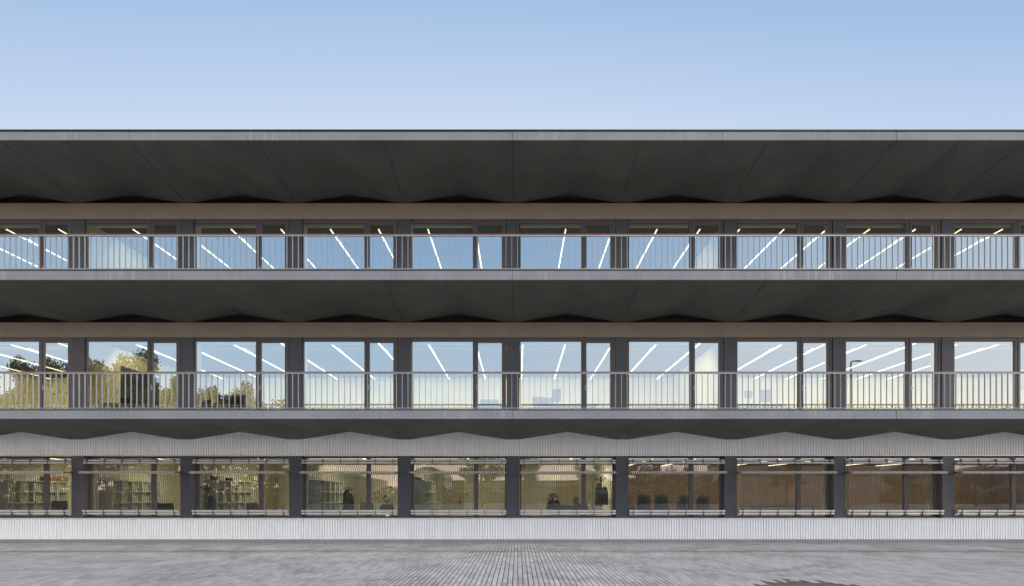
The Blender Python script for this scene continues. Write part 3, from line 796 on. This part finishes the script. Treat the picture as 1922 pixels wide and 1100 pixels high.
for i, (a, b, v, k, w_) in enumerate(((905, 838, 58, 3, 1.0), (985, 846, 62, 2, .9), (1112, 858, 64, 3, .9), (1200, 862, 70, 2, 1.0), (1240, 868, 78, 3, 1.1), (1285, 872, 74, 2, 1.0), (560, 850, 60, 2, 1.1), (1700, 872, 66, 2, 1.0), (1838, 868, 60, 3, 1.1), (1340, 888, 85, 3, .9), (1480, 862, 72, 2, 1.2))):
    rtree(a, b, v, k, ('bushy tree mirrored across the mullion of the fifth ground-floor window', 'tree mirrored at the left edge of the sixth ground-floor window', 'tree mirrored right of the mullion in the sixth ground-floor window',
                      'tree mirrored above the leftmost high-back chair', 'tree mirrored above the second and third high-back chairs', 'tree mirrored above the rightmost high-back chair',
                      'tree mirrored near the column between the third and fourth ground-floor windows', 'round tree mirrored in the ninth ground-floor window', 'tree mirrored at the left of the tenth ground-floor window',
                      'small tree mirrored at the right edge of the seventh ground-floor window', 'tree mirrored in the middle of the eighth ground-floor window')[i], w_, i * 1.3)
def shed(px0, px1, top, v, label, kind='gable', depth=10, cat='building'):
    y = -(v - DW); x0, x1 = (px0 - CX) / F * v, (px1 - CX) / F * v; h = EYE + (HY - top) / F * v; w = x1 - x0
    t = empty('warehouse', (x0, y, 0))
    hw = h * (.72 if kind == 'gable' else .62 if kind == 'arch' else .95)
    MB().box(0, w, -depth, 0, 0, hw).build('wall', M['shed'] if kind != 'flat' else M['brick'], t)
    m = MB()
    if kind == 'gable':
        m.poly([(-.3, .3, hw), (w / 2, .3, h), (w / 2, -depth, h), (-.3, -depth, hw)]); m.poly([(w / 2, .3, h), (w + .3, .3, hw), (w + .3, -depth, hw), (w / 2, -depth, h)]); m.poly([(-.3, .3, hw), (w + .3, .3, hw), (w / 2, .3, h)])
    elif kind == 'arch':
        n = 16; pr = [(w / 2 - math.cos(math.pi * i / n) * (w / 2 + .2), hw + math.sin(math.pi * i / n) * (h - hw)) for i in range(n + 1)]
        for i in range(n): a, b = pr[i], pr[i + 1]; m.poly([(a[0], .2, a[1]), (b[0], .2, b[1]), (b[0], -depth, b[1]), (a[0], -depth, a[1])])
        m.poly([(a, .2, b) for a, b in pr])
    else:
        m.box(-.2, w + .2, -depth, .2, hw, h)
    m.build('roof', M['shedroof'], t)
    if kind == 'flat':
        for i in range(int(w / 9)):
            x = (i + .5) * w / int(w / 9); f = MB().box(x - 4.2, x + 4.2, .002, .06, hw - 1.7, hw - 1.2).build('window', M['frame'], t); MB().box(x - 4.1, x + 4.1, .061, .07, hw - 1.64, hw - 1.26).build('pane', M['slate'], f)
    for i in range(max(2, int(w / 4)) if kind != 'flat' else 0):
        x = (i + .5) * w / max(2, int(w / 4))
        f = MB().box(x - .7, x + .7, .002, .06, 1.0, min(2.4, hw - .5)).build('window', M['frame'], t); MB().box(x - .62, x + .62, .061, .07, 1.08, min(2.32, hw - .58)).build('pane', M['slate'], f)
    tag(t, label, cat); return t
shed(770, 833, 876, 90, 'arched-roof hall mirrored in the fifth ground-floor window', 'arch')
shed(560, 700, 884, 95, 'gabled hall mirrored in the fourth ground-floor window')
shed(1296, 1372, 884, 90, 'gabled shed mirrored right of the high-back chairs', 'gable')
shed(1375, 1655, 868, 80, 'long flat-roofed brown building mirrored in the eighth ground-floor window', 'flat')
shed(1662, 1790, 869, 88, 'broad arched hall mirrored in the ninth ground-floor window', 'arch')
shed(1858, 1990, 872, 92, 'arched-roof hall mirrored in the tenth ground-floor window', 'arch')
shed(840, 1290, 902, 110, 'long low building behind the mirrored trees of the sixth window', 'flat')
# long bank of hedge closing the yard
m = MB(); rnd = random.Random(9)
for i in range(14000):
    x = rnd.uniform(-78, -23.5); y = -36 - rnd.uniform(0, 2.5); z = rnd.uniform(0, 1) * min(6.4 + .8 * math.sin(x * .4) + .5 * math.sin(x * 1.3), (-22.5 - x) * 1.6 + 1.8); s_ = .34
    u = Vector((rnd.gauss(0, 1), rnd.gauss(0, 1), rnd.gauss(0, 1))).normalized(); w = u.orthogonal().normalized(); p = Vector((x, y, z)); m.poly([p - u * s_, p + w * s_ * .6, p + u * s_, p - w * s_ * .6])
tag(m.build('tall_hedge', M['hedge']), 'tall dense hedge below the trees mirrored in the three leftmost bays', 'hedge')
m = MB(); rnd = random.Random(5)
for i in range(16000):
    x = rnd.uniform(-75, 80); y = -66 - rnd.uniform(0, 3); z = rnd.uniform(0, 2.3 + .5 * math.sin(x * .31) + .4 * math.sin(x * .83)); s_ = .3
    u = Vector((rnd.gauss(0, 1), rnd.gauss(0, 1), rnd.gauss(0, 1))).normalized(); w = u.orthogonal().normalized(); p = Vector((x, y, z)); m.poly([p - u * s_, p + w * s_ * .6, p + u * s_, p - w * s_ * .6])
tag(m.build('hedge', M['hedge']), 'ragged hedge across the yard mirrored along the ground-floor windows', 'hedge')
# street lamp
v = 34; x = (1600 - CX) / F * v; y = -(v - DW); h = EYE + (HY - 676) / F * v
t = empty('street_lamp', (x, y, 0))
m = MB(); m.tube((0, 0, 0), (0, 0, h - .1), .085, .05, n=12); m.sm = True; m.build('pole', M['lampgreen'], t)
m = MB(); m.tube((0, 0, .0), (0, 0, .5), .12, .12, n=12); m.build('base', M['lampgreen'], t)
m = MB(); m.tube((0, 0, h - .12), (.12, 0, h - .02), .045); m.tube((.12, 0, h - .02), (.30, 0, h), .04); m.build('bracket_arm', M['lampgreen'], t)
m = MB(); m.ell((.48, 0, h + .0), .30, .11, .055); m.build('lamp_head', M['lampgreen'], t)
tag(t, 'tall dark street lamp mirrored in the ninth middle-floor window', 'street lamp')

# ------------------------------------------------------------------ sky and light
W = bpy.data.worlds.new('World'); scene.world = W; W.use_nodes = True
nt = W.node_tree; nt.nodes.clear()
out = nt.nodes.new('ShaderNodeOutputWorld'); bg = nt.nodes.new('ShaderNodeBackground'); L(nt, bg.outputs[0], out.inputs[0])
SUN_EL, SUN_AZ = R(44), R(46)          # azimuth measured from straight behind the camera towards the right
sd = Vector((math.sin(SUN_AZ) * math.cos(SUN_EL), -math.cos(SUN_AZ) * math.cos(SUN_EL), math.sin(SUN_EL)))
sky = nt.nodes.new('ShaderNodeTexSky'); sky.sky_type = 'NISHITA'; sky.sun_disc = False
sky.sun_elevation = SUN_EL; sky.sun_rotation = math.atan2(sd.x, sd.y)
tc_ = nt.nodes.new('ShaderNodeTexCoord'); s = nt.nodes.new('ShaderNodeSeparateXYZ'); L(nt, tc_.outputs['Generated'], s.inputs[0])
X_, Y_, Z_ = s.outputs
K = 2.2
def sc(c): return tuple(v_ / K for v_ in c)
# evening side (behind the camera): peach horizon, pale blue, blue
back = ramp(nt, [(0, sc((2.0, 1.4, .92))), (.035, sc((1.85, 1.38, .98))), (.085, sc((1.32, 1.15, 1.02))), (.15, sc((.80, .96, 1.12))), (.27, sc((.62, .86, 1.10))), (.44, sc((.39, .64, .98))), (.62, sc((.92, .94, 1.0))), (1, sc((1.0, .98, .98)))])
L(nt, mth(nt, 'MAXIMUM', Z_, 0.0), back.inputs[0])
# far side: pale lavender blue deepening upwards
tz = mth(nt, 'ADD', Z_, mth(nt, 'MULTIPLY', mth(nt, 'MULTIPLY', X_, X_), .37)); tz = mth(nt, 'ADD', tz, mth(nt, 'MULTIPLY', X_, .022))
front = ramp(nt, [(0, sc((.60, .60, .68))), (.30, sc((.62, .67, .82))), (.565, sc((.65, .76, .93))), (.615, sc((.545, .68, .90))), (.69, sc((.38, .56, .82))), (.76, sc((.40, .52, .74))), (1, sc((1.0, .98, .98)))])
L(nt, tz, front.inputs[0])
mr = nt.nodes.new('ShaderNodeMapRange'); mr.interpolation_type = 'SMOOTHSTEP'; L(nt, Y_, mr.inputs[0]); mr.inputs[1].default_value = -.35; mr.inputs[2].default_value = .35
base = mixc(nt, mr.outputs[0], back.outputs[0], front.outputs[0])
# glow towards the set sun
dx = mth(nt, 'ADD', mth(nt, 'MULTIPLY', X_, .88), mth(nt, 'MULTIPLY', Y_, -.47))
gl = nt.nodes.new('ShaderNodeMapRange'); gl.interpolation_type = 'SMOOTHSTEP'; L(nt, dx, gl.inputs[0]); gl.inputs[1].default_value = .15; gl.inputs[2].default_value = 1.0
hz = nt.nodes.new('ShaderNodeMapRange'); L(nt, Z_, hz.inputs[0]); hz.inputs[1].default_value = 0; hz.inputs[2].default_value = .55; hz.inputs[3].default_value = 1; hz.inputs[4].default_value = 0
gf = mth(nt, 'MULTIPLY', gl.outputs[0], hz.outputs[0])
base = mixc(nt, mth(nt, 'MULTIPLY', gf, .6), base, sc((1.45, 1.35, 1.25)))
def side_glow(ax, ay, col, lo):
    global base
    d_ = mth(nt, 'ADD', mth(nt, 'MULTIPLY', X_, ax), mth(nt, 'MULTIPLY', Y_, ay))
    a_ = nt.nodes.new('ShaderNodeMapRange'); a_.interpolation_type = 'SMOOTHSTEP'; L(nt, d_, a_.inputs[0]); a_.inputs[1].default_value = lo; a_.inputs[2].default_value = .99
    h_ = nt.nodes.new('ShaderNodeMapRange'); h_.interpolation_type = 'SMOOTHSTEP'; L(nt, Z_, h_.inputs[0]); h_.inputs[1].default_value = .02; h_.inputs[2].default_value = .42; h_.inputs[3].default_value = 1; h_.inputs[4].default_value = 0
    f_ = mth(nt, 'MULTIPLY', a_.outputs[0], h_.outputs[0]); f_ = mth(nt, 'MULTIPLY', f_, mth(nt, 'GREATER_THAN', Z_, 0.0))
    base = mixc(nt, f_, base, sc(col))
side_glow(-.93, -.37, (11.0, 8.0, 5.6), .905)
side_glow(.95, -.31, (14.0, 12.4, 11.2), .90)
sc_ = nt.nodes.new('ShaderNodeVectorMath'); sc_.operation = 'SCALE'; L(nt, base, sc_.inputs[0]); sc_.inputs[3].default_value = K * .93
sk = nt.nodes.new('ShaderNodeVectorMath'); sk.operation = 'SCALE'; L(nt, sky.outputs[0], sk.inputs[0]); sk.inputs[3].default_value = .005
ad = nt.nodes.new('ShaderNodeVectorMath'); ad.operation = 'ADD'; L(nt, sc_.outputs[0], ad.inputs[0]); L(nt, sk.outputs[0], ad.inputs[1])
L(nt, ad.outputs[0], bg.inputs[0]); bg.inputs[1].default_value = 1.0
W.cycles.sampling_method = 'MANUAL'; W.cycles.sample_map_resolution = 512

sl = bpy.data.lights.new('sun', 'SUN'); sl.energy = 2.6; sl.angle = R(30); sl.color = (1, .97, .94)
so = bpy.data.objects.new('sun', sl); COL.objects.link(so); so.rotation_euler = (-sd).to_track_quat('-Z', 'Y').to_euler(); so.location = (20, -20, 12)

# ------------------------------------------------------------------ camera
cd = bpy.data.cameras.new('camera'); cam = bpy.data.objects.new('camera', cd); COL.objects.link(cam)
cam.location = (0, -DW, EYE); cam.rotation_euler = (R(90), 0, 0)
cd.sensor_width = 36; cd.lens = F / 1922 * 36
cd.shift_x = (961 - CX) / 1922; cd.shift_y = (HY - 550) / 1922
cd.clip_end = 2000; cd.clip_start = .1
scene.camera = cam
scene.view_settings.view_transform = 'Standard'; scene.view_settings.look = 'None'; scene.view_settings.exposure = 0; scene.view_settings.gamma = 1
cy = scene.cycles
cy.max_bounces = 8; cy.diffuse_bounces = 4; cy.glossy_bounces = 4; cy.transparent_max_bounces = 12; cy.transmission_bounces = 4
cy.use_denoising = True; cy.sample_clamp_indirect = 4; cy.blur_glossy = .5
